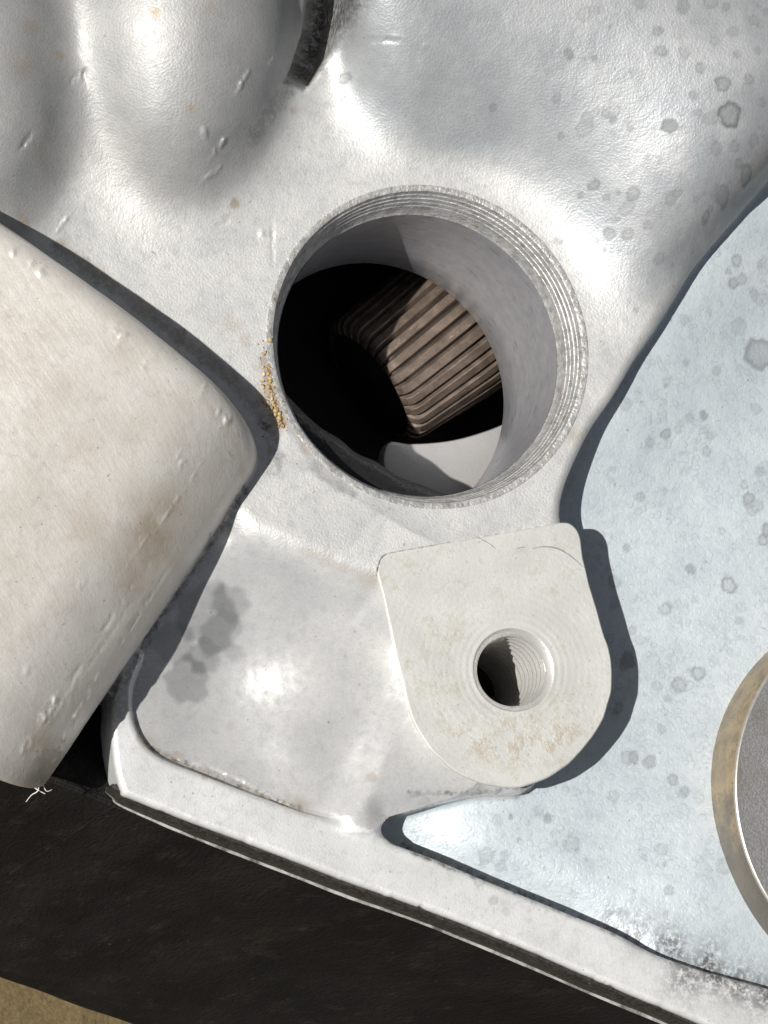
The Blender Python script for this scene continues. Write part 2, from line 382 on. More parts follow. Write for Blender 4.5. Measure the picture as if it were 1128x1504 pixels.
m_web = poly_map(smooth_loop(PXY(WEB, -58), 3))
m_rim = poly_map(smooth_loop(PXY(RIM, -58), 3))
PLATE = [(540, 1290)]+RIM_LOW[5:]+[(1420, 1660), (1500, -200), (900, -250), (560, 700), (500, 1000), (500, 1250)]
m_plate = poly_map(PXY(PLATE, -100))
POCKET = [(330, 720), (560, 820), (700, 900), (720, 1050), (680, 1140), (590, 1190), (520, 1207), (440, 1203), (370, 1180), (300, 1155), (225, 1122), (196, 1098), (180, 1065), (165, 1020), (100, 960), (80, 900), (160, 800), (220, 740)]
m_pocket = poly_map(smooth_loop(PXY(POCKET, -60), 3))
_yv = [P(420, v, z)[1] for v, z in ((700, -60), (800, -28), (870, -48), (960, -68), (1040, -72), (1120, -74), (1200, -72))]
_yz = [-60, -28, -48, -68, -72, -74, -72]
m_pfloor = np.interp(GY, _yv[::-1], _yz[::-1]).astype(np.float32)
_bl = np.ones(31)/31
m_pfloor = np.apply_along_axis(lambda r: np.convolve(np.pad(r, 15, 'edge'), _bl, 'valid'), 1, m_pfloor).astype(np.float32)
m_dome = 1.6*noise_map(120, 41, 2, 0.4)
m_pfloor += 2.2*noise_map(140, 3, 1, 0.3)
for _u, _v, _r, _h in ((330, 1010, 100, -34), (300, 870, 55, 6), (430, 1090, 44, 8), (470, 900, 70, -6)):
    _c0 = P(_u, _v, -65); m_pfloor += (_h*np.exp(-((GX-_c0[0])**2+(GY-_c0[1])**2)/_r**2)).astype(np.float32)
m_plfloor = (-100+3.0*noise_map(260, 5, 2, 0.4)).astype(np.float32)
m_plfloor -= (26*np.exp(-(m_rim/42)**2)*np.clip((P(960, 1390, -100)[0]-GX)/120, 0, 1)).astype(np.float32)
_yt, _ym, _yb = P(1050, 300, -60)[1], P(900, 600, -60)[1], P(850, 790, -60)[1]
m_plfloor += (np.interp(GY, [_yb, _ym, _yt], [0.0, 42.0, 74.0])*np.exp(-(np.maximum(m_upper, 0)/150)**2)).astype(np.float32)
for _u, _v, _r, _h in ((585, 1207, 84, -24), (1060, 1300, 150, 20), (1100, 560, 200, 10), (960, 900, 200, -6)):
    _c0 = P(_u, _v, -100); m_plfloor += (_h*np.exp(-((GX-_c0[0])**2+(GY-_c0[1])**2)/_r**2)).astype(np.float32)
m_cast = 0.7*noise_map(100, 11, 2, 0.35)+0.10*noise_map(14, 12, 2, 0.6)

BC = P(630, 508, 0)[:2]                                  # bore centre on the face
BR = np.mean([np.linalg.norm(P(u, v, 0)[:2]-BC) for u, v in ((400, 508), (857, 508), (628, 279), (628, 738))])
RC, SZ, SPH_R = 652.0, -250.0, 428.0      # the bulge sweeps round the bore
LX = P(505, 60, 0)[0]
DOMES = [(P(285, -420, 60), P(272, -8, 60), 168.0, -4.0), (P(-60, -420, 40), P(-38, 90, 40), 148.0, -14.0)]
CA, CB = P(362, 715, -10)[:2], P(62, 1160, -10)[:2]
caxis = (CB-CA)/np.linalg.norm(CB-CA); cq = np.array([-caxis[1], caxis[0]])
if cq[0] < 0: cq = -cq
E1, E2 = P(0, 330, 130)[:2], P(290, 545, 130)[:2]
ce = (E2-E1)/np.linalg.norm(E2-E1); ce = np.array([-ce[1], ce[0]])
if ce[1] < 0: ce = -ce
B1, B2 = P(-60, 1085, 20)[:2], P(62, 1162, 20)[:2]
be = (B2-B1)/np.linalg.norm(B2-B1); be = np.array([be[1], -be[0]])
if be[1] > 0: be = -be

def prims(x, y, z, split=False):
    dU2 = samp(m_upper, x, y)
    up = extr(dU2, z, -330, 0, 16)
    rb = np.sqrt((x-BC[0])**2+(y-BC[1])**2)
    sph = np.sqrt((rb-RC)**2+(z-SZ)**2)-SPH_R
    bulge = smax(sph, dU2, 170)
    bulge = smax(bulge, (LX-x)*0.9-(y-BC[1]-450)*0.25, 90)
    bulge = smax(bulge, BC[1]+60-y-0.4*(x-BC[0]-200), 90)
    bulge = np.maximum(bulge, -z-60)
    dm = []
    for a, b, r, zc in DOMES:
        dx, dy = b[0]-a[0], b[1]-a[1]
        L = math.hypot(dx, dy); al = ((x-a[0])*dx+(y-a[1])*dy)/L; sd_ = ((x-a[0])*dy-(y-a[1])*dx)/L
        over = np.maximum(al-L, 0)*0.60
        dm.append(0.8*np.maximum((np.sqrt(sd_**2+over**2+(z-zc)**2)-r-samp(m_dome, x, y)), -z-60))
    qd = (x-CA[0])*cq[0]+(y-CA[1])*cq[1]
    crown = 0.0003*np.minimum(qd+260, 0)**2+0.0005*np.maximum(np.minimum(qd, 0)+330, 0)**2
    w = np.maximum(z-(190-crown), -400-z)+165; d = qd+165
    cyl = np.minimum(np.maximum(d, w), 0)+np.sqrt(np.maximum(d, 0)**2+np.maximum(w, 0)**2)-165
    end = (x-E2[0])*ce[0]+(y-E2[1])*ce[1]
    cyl = smax(cyl, end, 46)
    bot = ((x-B2[0])*be[0]+(y-B2[1])*be[1]-(z-12)*0.35)*0.93
    cyl = smax(cyl, bot, 9)
    rim = extr(samp(m_rim, x, y), z, -330, -58, 9)
    pocket = np.maximum((z-samp(m_pfloor, x, y))*0.9, samp(m_pocket, x, y))
    web = extr(samp(m_web, x, y), z, -330, -62, 10)
    plate = np.maximum(z-samp(m_plfloor, x, y), samp(m_plate, x, y))
    return up, bulge, dm[0], dm[1], cyl, rim, np.minimum(pocket, web) if not split else pocket, plate if not split else (plate, web)
RELIEF = None
SLOT = PXY([(480, -160), (475, 0), (464, 60), (440, 112), (414, 150)], 0)
m_slot = np.full(GX.shape, 1e9); m_slotz = np.zeros(GX.shape, np.float32)
for _a, _b, _ra, _rb, _za, _zb in zip(SLOT[:-1], SLOT[1:], (30, 29, 26, 19), (29, 26, 19, 12), (-140, -140, -120, -25), (-140, -120, -25, 60)):
    _t = np.clip(((GX-_a[0])*(_b-_a)[0]+(GY-_a[1])*(_b-_a)[1])/np.dot(_b-_a, _b-_a), 0, 1)
    _d = np.hypot(GX-_a[0]-_t*(_b-_a)[0], GY-_a[1]-_t*(_b-_a)[1])-(_ra+(_rb-_ra)*_t)
    m_slotz = np.where(_d < m_slot, _za+(_zb-_za)*_t, m_slotz).astype(np.float32); m_slot = np.minimum(m_slot, _d)
m_slot = m_slot.astype(np.float32)
def field(p):
    x, y, z = p[:, 0], p[:, 1], p[:, 2]
    up, bulge, d1, d2, cyl, rim, pocket, (plate, web) = prims(x, y, z, True)
    f = smin(up, bulge, 60)
    f = smin(f, smin(d1, d2, 70), 76)
    f = smax(f, -np.maximum(samp(m_slot, x, y), samp(m_slotz, x, y)-z), 9)
    rp = smin(smin(pocket, web, 60), rim, 8)
    rp = smin(rp, extr(samp(m_ear, x, y)+34, z, -330, -24, 4), 26)
    f = smin(f, rp, 78)
    f = smin(f, plate, 12)
    f = smin(f, cyl, 7)
    if RELIEF is not None: f = f-samp(RELIEF, x, y)
    rb = np.sqrt((x-BC[0])**2+(y-BC[1])**2)
    f = np.maximum(f, (BR+1)-rb)
    f = np.maximum(f, -np.maximum(samp(m_ear, x, y)+1.5, (ez-6)-z))
    f = np.maximum(f, HR+4-np.sqrt((x-HC[0])**2+(y-HC[1])**2))
    f = np.maximum(f, np.maximum(np.maximum(X0-x, x-X1), np.maximum(Y0-y, y-Y1)))
    return np.maximum(f, Z0+6-z)
def trace(u, v):
    u = np.atleast_1d(np.asarray(u, float)); v = np.atleast_1d(np.asarray(v, float))
    d = CR[None]*(u-564)[:, None]+CU[None]*(752-v)[:, None]-NC[None]*DIST
    d /= np.linalg.norm(d, axis=1)[:, None]
    t = ((235-CAM[2])/d[:, 2]); p = CAM[None]+d*t[:, None]
    for _ in range(60):
        p = p+d*(field(p)*0.85)[:, None]
    return p

# relief, wear and painted shade, stamped on the casting where each mark sits
m_relief = m_cast.copy()
wear_shade = np.zeros((3,)+GX.shape, np.float32)
QUEUE = []
m_rag = noise_map(9, 33, 2, 0.6)
def local(x, y, r):
    i0 = max(int((x-r-gx[0])/G), 0); i1 = min(int((x+r-gx[0])/G)+2, GX.shape[0])
    j0 = max(int((y-r-gy[0])/G), 0); j1 = min(int((y+r-gy[0])/G)+2, GX.shape[1])
    return slice(i0, i1), slice(j0, j1)
def bump_at(px, py, length, width, ang, h):
    """raised flake or dent, ang in degrees clockwise from the photo's right"""
    QUEUE.append((px, py, lambda q: _bump(q, length, width, ang, h)))
def _bump(q, length, width, ang, h):
    sl = local(q[0], q[1], max(length, width)*2.2)
    a = -math.radians(ang); dx = GX[sl]-q[0]; dy = GY[sl]-q[1]
    s = (dx*math.cos(a)+dy*math.sin(a))/length; t = (-dx*math.sin(a)+dy*math.cos(a))/width
    m_relief[sl] += 0.42*h*np.exp(-(s*s+t*t)**1.5)*np.clip(0.6+0.9*m_rag[sl], 0, 1.6)
def spot_xy(x, y, r, k, ch=0, ring=0.5, lob=None):
    sl = local(x, y, r*1.7); dx = GX[sl]-x; dy = GY[sl]-y
    a = np.arctan2(dy, dx); ph = rng.random(3)*6.28; am = rng.random(2)*np.array([0.16, 0.09])
    rr = r*(1+am[0]*np.sin(2*a+ph[0])+am[1]*np.sin(3*a+ph[1])+0.07*np.sin(5*a+ph[2])+0.05*np.sin(9*a+ph[0]))
    d = np.sqrt(dx*dx+dy*dy)/rr
    e = np.clip((1-d)*r/(1.6 if r < 13 or ring > 0.01 else 7.0)+0.5, 0, 1) if r < 13 or (ch == 0 and ring > 0) else np.exp(-(d*1.1)**2)*1.2*(d < 1.65)
    rg = np.exp(-((d-0.86)/0.16)**2)
    wear_shade[ch][sl] = np.maximum(wear_shade[ch][sl], k*e*((1-ring)+ring*rg*1.3)) if ring != 0.001 else np.minimum(wear_shade[ch][sl]+k*e, 0.75)
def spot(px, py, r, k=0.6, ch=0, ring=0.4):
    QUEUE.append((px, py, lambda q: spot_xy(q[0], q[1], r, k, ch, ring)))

for a in [(1072, 168, 19, .85), (1062, 123, 12, .7), (1028, 100, 8, .6), (970, 75, 9, .5), (975, 78, 6, .5), (1005, 78, 9, .45), (966, 46, 8, .6), (1066, 10, 7, .6), (1082, 80, 6, .6),
          (1100, 116, 8, .6), (1108, 30, 9, .5), (1052, 218, 10, .5), (1024, 165, 6, .5), (1078, 215, 9, .45), (940, 5, 9, .5), (1120, 150, 7, .5), (1096, 256, 13, .55), (1113, 75, 5, .5),
          (506, 115, 9, .6), (724, 158, 6, .6), (823, 200, 5, .6), (872, 272, 8, .65), (852, 287, 5, .5), (930, 284, 10, .5), (891, 290, 5, .5), (895, 343, 9, .5), (922, 344, 9, .45),
          (952, 330, 7, .5), (985, 292, 9, .5), (1036, 320, 8, .5), (968, 380, 9, .5), (820, 355, 6, .5), (862, 175, 10, .35), (1018, 140, 7, .5), (505, 145, 5, .5), (1050, 60, 8, .4), (1085, 240, 7, .5),
          (1115, 520, 26, .55), (1090, 410, 9, .4), (1052, 545, 8, .35), (1005, 470, 9, .3), (955, 650, 8, .4), (1043, 640, 8, .4), (940, 730, 8, .45), (988, 1145, 9, .5), (1005, 1163, 8, .5),
          (715, 1256, 12, .4), (730, 1205, 9, .3), (790, 1192, 8, .35), (725, 1322, 7, .45), (900, 890, 6, .3), (1085, 480, 14, .25), (1110, 600, 10, .3), (980, 560, 7, .3), (1060, 780, 6, .3), (1020, 880, 6, .25)]:
    spot(*a)
for a in [(305, 905, 46, .34), (338, 884, 26, .34), (275, 1000, 34, .42), (300, 965, 24, .42), (255, 945, 30, .3), (322, 930, 30, .3), (345, 960, 14, .3)]: spot(*a, 0, 0.001)  # grey pocket patches: the boss's cast shadow put into the colour
for k in range(900):          # scattered small mineral spots on the bulge flank and on the recessed plate
    if k < 380: u, v = 780+rng.random()**0.8*348, rng.random()**1.2*420
    else: u, v = 880+rng.random()*250, 380+rng.random()*900
    if k > 760: u, v = 600+rng.random()*420, 1170+rng.random()*180
    if math.sin(u*0.023+1.3)*math.sin(v*0.017+0.4)+0.6*math.sin(u*0.051+v*0.037) < -0.05+0.5*(rng.random()-0.5): continue
    spot(u, v, 1.8+rng.random()**4*12, 0.12+rng.random()**1.5*0.5, 0, rng.random()*0.7+0.1)
for u, v, r, k in [(345, 299, 8, 1), (400, 592, 18, .9), (410, 618, 12, .9), (396, 588, 26, .8), (392, 540, 18, .6), (404, 615, 14, .8), (795, 366, 6, .8), (330, 318, 5, .5), (45, 40, 12, .5), (88, 82, 7, .7), (35, 95, 20, .4), (228, 18, 8, .7), (308, 13, 9, .5), (60, 225, 16, .3), (430, 163, 5, .8), (410, 160, 4, .7), (280, 160, 5, .8),
                   (35, 325, 10, .6), (840, 640, 16, .5), (860, 640, 10, .5), (400, 480, 14, .6), (340, 475, 14, .35), (360, 500, 10, .4), (625, 1258, 6, .9), (545, 1142, 8, .7), (440, 1185, 14, .8), (215, 1092, 14, .6),
                   (300, 1135, 10, .5), (260, 1112, 10, .5), (550, 850, 16, .5), (480, 820, 12, .35), (130, 770, 30, .3), (190, 640, 26, .2), (110, 660, 30, .25), (225, 790, 50, .85), (245, 745, 42, .6), (195, 840, 44, .5), (60, 1090, 26, .5), (60, 610, 30, .2), (180, 520, 24, .2), (90, 560, 30, .18), (120, 1110, 24, .6)]:
    spot(u, v, r, k, 1, 0.0)
for u, v, r, k in [(930, 1370, 34, .55), (985, 1395, 38, .8), (1040, 1425, 40, .9), (1090, 1445, 40, .8), (1128, 1460, 40, .8), (900, 1345, 22, .4), (1010, 1430, 40, .7), (60, 1150, 16, .5), (340, 765, 16, .5), (130, 1100, 40, .7), (390, 625, 13, .9), (150, 1050, 30, .4)]:
    spot(u, v, r, k, 2, 0.0)
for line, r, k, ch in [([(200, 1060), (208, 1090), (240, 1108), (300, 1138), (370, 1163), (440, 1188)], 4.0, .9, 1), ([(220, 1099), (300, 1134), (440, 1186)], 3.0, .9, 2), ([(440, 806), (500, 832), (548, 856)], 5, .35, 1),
                       ([(590, 1243), (640, 1264), (700, 1288), (800, 1328), (900, 1369), (1000, 1415)], 4.5, .9, 2), ([(592, 1240), (700, 1283), (900, 1362)], 5, .6, 1), ([(360, 720), (300, 810), (240, 900), (190, 985), (120, 1080)], 6, .9, 2),  # lines along the flange step: its narrow shadow painted in
                       ([(600, 1166), (700, 1163), (780, 1152)], 4, .8, 2), ([(80, 362), (175, 430), (275, 505), (350, 570), (398, 640), (402, 690)], 10, .45, 2), ([(90, 360), (220, 460), (340, 555), (402, 630)], 10, .6, 1), ([(478, -30), (474, 30), (462, 70), (440, 112)], 24, 1.0, 2), ([(440, 112), (410, 150), (370, 205)], 10, .45, 2), ([(824, 740), (870, 640), (950, 515)], 3.5, .5, 1), ([(404, 440), (400, 520), (412, 580), (450, 660)], 5, .6, 1), ([(300, 590), (345, 650), (358, 700)], 5, .35, 1), ([(402, 480), (396, 540), (408, 600), (432, 630), (470, 690), (520, 725)], 9, .45, 0)]:  # slot and its tail, line under the ear: shade put into the colour
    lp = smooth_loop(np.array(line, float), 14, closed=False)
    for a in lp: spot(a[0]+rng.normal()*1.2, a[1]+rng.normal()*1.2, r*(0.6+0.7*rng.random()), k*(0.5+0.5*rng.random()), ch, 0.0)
# flakes, scrapes and dents
AXD = math.degrees(math.atan2(0.83, -0.55))
for u, v, L, W, h in [(70, 1048, 20, 8, 9), (78, 1030, 12, 6, 5), (108, 1060, 12, 5, 6), (40, 1095, 14, 6, 6), (58, 1105, 12, 6, 5), (92, 1085, 18, 5, 4), (118, 858, 12, 5, 4), (145, 995, 10, 4, 5), (40, 985, 10, 5, 4), (268, 682, 9, 6, 5),
                     (262, 668, 12, 4, 4), (330, 620, 14, 7, 6), (318, 605, 10, 6, 4), (298, 575, 12, 6, 4), (172, 480, 9, 7, 4), (180, 495, 12, 5, 4), (215, 535, 9, 6, 4), (60, 400, 9, 7, 5), (45, 388, 9, 5, 5), (20, 370, 8, 6, 4), (340, 665, 9, 6, 4),
                     (150, 930, 22, 4, -3), (110, 990, 34, 4, -3), (180, 880, 30, 4, -3), (210, 840, 26, 4, -2.5), (120, 1040, 30, 4, 4), (85, 1110, 26, 4, 4), (160, 1010, 28, 4, 3), (190, 950, 34, 4, 3)]:
    bump_at(u, v, L, W, AXD, h)
for k in range(16):           # drag marks down the flank of the boss
    t = rng.random()**0.6; w_ = 14+rng.random()*95
    bump_at(362-300*t-w_*0.83, 720+440*t-w_*0.55, 30+rng.random()*40, 2.2+rng.random()*2, AXD+rng.normal()*1.5, rng.normal()*2.0)
for u, v, L, W, an, h in [(352, 128, 18, 4, 115, 4), (362, 112, 16, 3, 120, 4), (300, 195, 9, 5, 60, 3), (322, 215, 18, 4, 125, 4), (312, 255, 16, 4, 140, 3), (400, 90, 16, 3, 125, 3),
                          (125, 110, 8, 4, 90, -3), (40, 205, 18, 4, 125, -4), (110, 115, 10, 4, 120, -3), (95, 325, 18, 3, 125, 4), (400, 350, 34, 3, 90, -3), (330, 325, 12, 4, 150, -3), (385, 345, 8, 5, 90, 3), (420, 190, 12, 3, 120, -2),
                          (600, 60, 40, 4, 12, 2), (560, 58, 40, 4, 8, -3)]:
    bump_at(u, v, L, W, an, h)
for k in range(24):           # pitted, corroded end of the flange
    t = rng.random(); u = 890+t*240; v = 1355+t*92+rng.normal()*(12+16*t)
    bump_at(u, v, 3+rng.random()*6, 3+rng.random()*5, rng.random()*180, -abs(rng.normal())*1.8)
for k in range(26):           # chipped flange edge
    t = rng.random(); u = 200+t*900; v = 1165+(u-180)*0.395+rng.normal()*4
    bump_at(u, v, 6+rng.random()*8, 4, 22, rng.normal()*2.5)
for u0, v0, u1, v1 in [(215, 1094, 440, 1188)]:      # crack along the foot of the pocket
    for t in np.linspace(0, 1, 40):
        bump_at(u0+(u1-u0)*t, v0+(v1-v0)*t+4*math.sin(t*9), 6, 3, 22, -2.0-1.2*rng.random())
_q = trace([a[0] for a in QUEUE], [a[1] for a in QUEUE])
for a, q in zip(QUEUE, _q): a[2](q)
# rough sand-cast skin on the crest of the bulge
crest = np.exp(-(((np.hypot(GX-BC[0], GY-BC[1])-470)/120)**2))*(GX > BC[0]-80)
m_relief += (crest*0.16*noise_map(11, 21, 2, 0.6)).astype(np.float32)
RELIEF = m_relief

def surface_nets():
    nx, ny, nz = [int(math.ceil((b-a)/VOX))+3 for a, b in ((X0, X1), (Y0, Y1), (Z0, Z1))]
    ox, oy, oz = X0-VOX, Y0-VOX, Z0-VOX
    B = 8
    bx, by, bz = [-(-n//B) for n in (nx, ny, nz)]
    V = np.empty((bx*B, by*B, bz*B), np.float32)
    I, J, K = np.meshgrid(np.arange(bx), np.arange(by), np.arange(bz), indexing='ij')
    c = np.stack([I.ravel(), J.ravel(), K.ravel()], 1)
    ctr = (c+0.5)*B*VOX-VOX*0.5+np.array([ox, oy, oz])
    fc = np.concatenate([field(q) for q in np.array_split(ctr, 8)])
    act = np.abs(fc) < B*VOX*0.87*1.2+8
    V6 = V.reshape(bx, B, by, B, bz, B)
    sg = np.where(fc < 0, -99, 99).astype(np.float32).reshape(bx, by, bz)
    V6[...] = sg[:, None, :, None, :, None]
    li, lj, lk = np.meshgrid(np.arange(B), np.arange(B), np.arange(B), indexing='ij')
    loc = np.stack([li.ravel(), lj.ravel(), lk.ravel()], 1)
    ca = c[act]
    for part in np.array_split(ca, max(1, len(ca)//1500)):
        pts = ((part[:, None, :]*B+loc[None])*VOX+np.array([ox, oy, oz])).reshape(-1, 3).astype(np.float32)
        f = field(pts).astype(np.float32).reshape(-1, B, B, B)
        V6[part[:, 0], :, part[:, 1], :, part[:, 2], :] = f
    ins = V < 0
    cnt = np.zeros(tuple(s-1 for s in V.shape), np.uint8)
    for a in (0, 1):
        for b in (0, 1):
            for d in (0, 1):
                cnt += ins[a:a+cnt.shape[0], b:b+cnt.shape[1], d:d+cnt.shape[2]]
    cells = np.argwhere((cnt > 0) & (cnt < 8))
    idx = np.full(cnt.shape, -1, np.int32); idx[cells[:, 0], cells[:, 1], cells[:, 2]] = np.arange(len(cells))
    corners = [(a, b, d) for a in (0, 1) for b in (0, 1) for d in (0, 1)]
    vals = {cn: V[cells[:, 0]+cn[0], cells[:, 1]+cn[1], cells[:, 2]+cn[2]] for cn in corners}
    acc = np.zeros((len(cells), 3)); num = np.zeros(len(cells))
    for i, p in enumerate(corners):
        for q in corners[i+1:]:
            if sum(abs(p[k]-q[k]) for k in range(3)) != 1: continue
            va, vb = vals[p], vals[q]; cr = (va < 0) != (vb < 0)
            t = np.where(cr, va/(va-vb+1e-12), 0)
            pt = np.array(p)[None]+(np.array(q)-np.array(p))[None]*t[:, None]
            acc += pt*cr[:, None]; num += cr
    vert = (cells+acc/num[:, None])*VOX+np.array([ox, oy, oz])
    quads = []
    for ax in range(3):
        sl0 = [slice(None)]*3; sl1 = [slice(None)]*3; sl0[ax] = slice(0, -1); sl1[ax] = slice(1, None)
        ch = ins[tuple(sl0)] != ins[tuple(sl1)]
        e = np.argwhere(ch)
        o1, o2 = (ax+1) % 3, (ax+2) % 3
        ok = (e[:, o1] > 0) & (e[:, o2] > 0) & (e[:, o1] < cnt.shape[o1]) & (e[:, o2] < cnt.shape[o2]); e = e[ok]
        def cid(d1, d2):
            q = e.copy(); q[:, o1] += d1; q[:, o2] += d2; return idx[q[:, 0], q[:, 1], q[:, 2]]
        q4 = np.stack([cid(-1, -1), cid(0, -1), cid(0, 0), cid(-1, 0)], 1)
        flip = ~ins[e[:, 0], e[:, 1], e[:, 2]]
        q4[flip] = q4[flip][:, ::-1]
        quads.append(q4)
    quads = np.concatenate(quads); quads = quads[(quads >= 0).all(1)]
    return vert, quads
def grad(p, h=1.0):
    g = np.empty_like(p)
    for k in range(3):
        d = np.zeros(3); d[k] = h
        g[:, k] = (field(p+d)-field(p-d))/(2*h)
    return g
vert, quads = surface_nets()
gsn = grad(vert, 1.6); gl = np.linalg.norm(gsn, axis=1)+1e-6
step = np.clip(field(vert)/gl, -1.2, 1.2)
vert = vert-gsn/gl[:, None]*step[:, None]
nrm = gsn/gl[:, None]
wv = np.stack([samp(wear_shade[k], vert[:, 0], vert[:, 1]) for k in range(3)], 1)
pr = np.stack(prims(vert[:, 0], vert[:, 1], vert[:, 2]), 1)
pr[:, 0] -= 3.0
lab = pr.argmin(1)
_dd = np.minimum(pr[:, 2], pr[:, 3]); _lo = np.minimum.reduce([pr[:, 0]+0, pr[:, 4], pr[:, 5], pr[:, 6], pr[:, 7]])
sg_ = lambda d: 1/(1+np.exp(np.clip(d, -60, 60)))
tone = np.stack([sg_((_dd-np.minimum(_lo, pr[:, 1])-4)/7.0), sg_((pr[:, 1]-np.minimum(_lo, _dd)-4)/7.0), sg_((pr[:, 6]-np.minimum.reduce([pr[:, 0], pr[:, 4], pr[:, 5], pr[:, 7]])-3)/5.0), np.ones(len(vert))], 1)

housing = empty('gear_housing', 'pale cast aluminium housing with an open round bore and threaded ear', 'casting')
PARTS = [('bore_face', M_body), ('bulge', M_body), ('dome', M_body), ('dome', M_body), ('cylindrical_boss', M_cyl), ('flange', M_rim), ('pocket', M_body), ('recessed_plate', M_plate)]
PLAB = {1: 'stained bulge curving round the bore', 4: 'scraped cream white boss', 6: 'smooth oily pocket', 7: 'bluish blistered plate'}
flab = lab[quads].min(1)
keep = vert[quads].mean(1)[:, 2] > Z0+7.5
for k, (nm, mat) in enumerate(PARTS):
    q = quads[(flab == k) & keep]
    if not len(q): continue
    used = np.unique(q); remap = np.full(len(vert), -1, np.int64); remap[used] = np.arange(len(used))
    me = bpy.data.meshes.new(nm); q = remap[q]
    me.vertices.add(len(used)); me.vertices.foreach_set('co', (vert[used]*S).astype(np.float32).ravel())
    me.loops.add(q.size); me.loops.foreach_set('vertex_index', q.astype(np.int32).ravel())
    me.polygons.add(len(q)); me.polygons.foreach_set('loop_start', (np.arange(len(q))*4).astype(np.int32))
    me.update(calc_edges=True)
    me.polygons.foreach_set('use_smooth', np.ones(len(q), bool))
    ca = me.attributes.new('wear_shade', 'FLOAT_COLOR', 'POINT')
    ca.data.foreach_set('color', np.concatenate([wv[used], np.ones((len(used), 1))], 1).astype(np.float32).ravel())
    cb = me.attributes.new('tone', 'FLOAT_COLOR', 'POINT'); cb.data.foreach_set('color', tone[used].astype(np.float32).ravel())
    me.normals_split_custom_set_from_vertices(nrm[used].astype(np.float32).tolist())
    me.materials.append(mat)
    o = bpy.data.objects.new(nm, me); col.objects.link(o); o.parent = housing
    if k in PLAB: o['label'] = PLAB[k]

# ------------------------------------------------------------------ bore: threaded mouth, wall, cavity
HB = 345.0
bj = rng.normal(size=(40, 180))
bj = sum(np.roll(bj, k_, 1) for k_ in range(-6, 7))/13*0.9
bj[:] = bj[:1]*0.8+bj*0.6
jit = lambda i, k: bj[i % 40, k]
prof = [(BR+9, -20), (BR+8, 1.2), (BR+2, 1.6), (BR-1.5, 0.3), (BR-4.0, -8), (BR-5.3, -8.8), (BR-7.2, -17), (BR-8.6, -17.8), (BR-10.6, -26), (BR-11.8, -26.8), (BR-13.8, -35), (BR-15.0, -36), (BR-19.5, -54), (BR-22, -58)]
V, F = lathe(prof, *BC, n=180, jitter=jit)
mesh_obj('bore_mouth', V, F, M_chamfer, housing, sharp=28)
rw = BR-22.5
V, F = lathe([(rw, -57), (rw-0.5, -80), (rw, -140), (rw-1, -200), (rw-1, -260), (rw-1, -HB+4), (rw+2, -HB), (rw+20, -HB-2)], *BC, n=128)
mesh_obj('bore_wall', V, F, M_borew, housing, sharp=40)
V = []; F = []; nl = 60; sec_ = [(0, -118), (0.55, -112), (0.92, -98), (1.0, -86), (0.9, -74), (0.6, -64), (0, -58)]
for i in range(nl+1):
    t = i/nl; a = math.radians(196+86*t); pro = 2+44*math.sin(math.pi*t)**0.8*(1+0.05*math.sin(t*23))
    for f_, z in sec_: V.append((BC[0]+(rw+1-pro*f_)*math.cos(a), BC[1]+(rw+1-pro*f_)*math.sin(a), z))
for i in range(nl):
    for j in range(6): F.append((i*7+j, (i+1)*7+j, (i+1)*7+j+1, i*7+j+1))
sl_ = mesh_obj('seal_lip', V, F, M_seal_lip, housing); sl_['label'] = 'glossy black curved lip inside the bore'
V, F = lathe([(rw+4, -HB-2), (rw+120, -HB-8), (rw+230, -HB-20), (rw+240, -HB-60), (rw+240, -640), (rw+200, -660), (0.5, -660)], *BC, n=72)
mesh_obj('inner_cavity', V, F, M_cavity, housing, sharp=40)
LEDGE = [(570, 650), (600, 651), (630, 650), (664, 646), (700, 637), (745, 620), (800, 590), (830, 700), (780, 800), (660, 800), (600, 745), (565, 690)]
V, F = prism(smooth_loop(PXY(LEDGE, -405), 4), -440, -405, 6)
mesh_obj('inner_web', V, F, M_ledge, housing, sharp=40)

# ------------------------------------------------------------------ gear seen through the bore
gear = empty('helical_gear', 'brown varnished helical gear seen inside the dark round bore', 'gear')
GZ = -492.0; GR = 124.0
gc = P(630, 505, GZ); gd2 = P(725, 442, GZ)-P(525, 582, GZ); gd = gd2/np.linalg.norm(gd2)
gp = np.array([-gd[1], gd[0], 0.0]); gz = np.array([0, 0, 1.0])
def gpt(s, a, r):
    q = s-S0; e = max(0.0, 1-q/16.0)
    r = r*(min(0.95+0.0005*q, 1.03)-0.10*e**2)
    return gc+gd*s+gp*(r*math.cos(a))+gz*(r*math.sin(a))
S0, S1 = -125.0, 330.0
V = []; F = []; NSEG = 64; cs = [(S0+3, 4), (S0+2, GR-20), (S0+6, GR-12)]+[(S0+6+k*12, GR-10) for k in range(1, 9)]+[(S1, GR-10), (S1, 4)]
for s, r in cs:
    for k in range(NSEG): V.append(gpt(s, 2*math.pi*k/NSEG, r))
for i in range(len(cs)-1):
    for k in range(NSEG):
        k2 = (k+1) % NSEG; F.append((i*NSEG+k, (i+1)*NSEG+k, (i+1)*NSEG+k2, i*NSEG+k2))
mesh_obj('gear_core', V, F, M_gcore, gear, sharp=40)
NT_ = 32; TW = 0.12/200
tsec = [(-0.50, -11), (-0.36, -1.2), (-0.30, 0), (0.30, 0), (0.36, -1.2), (0.50, -11)]
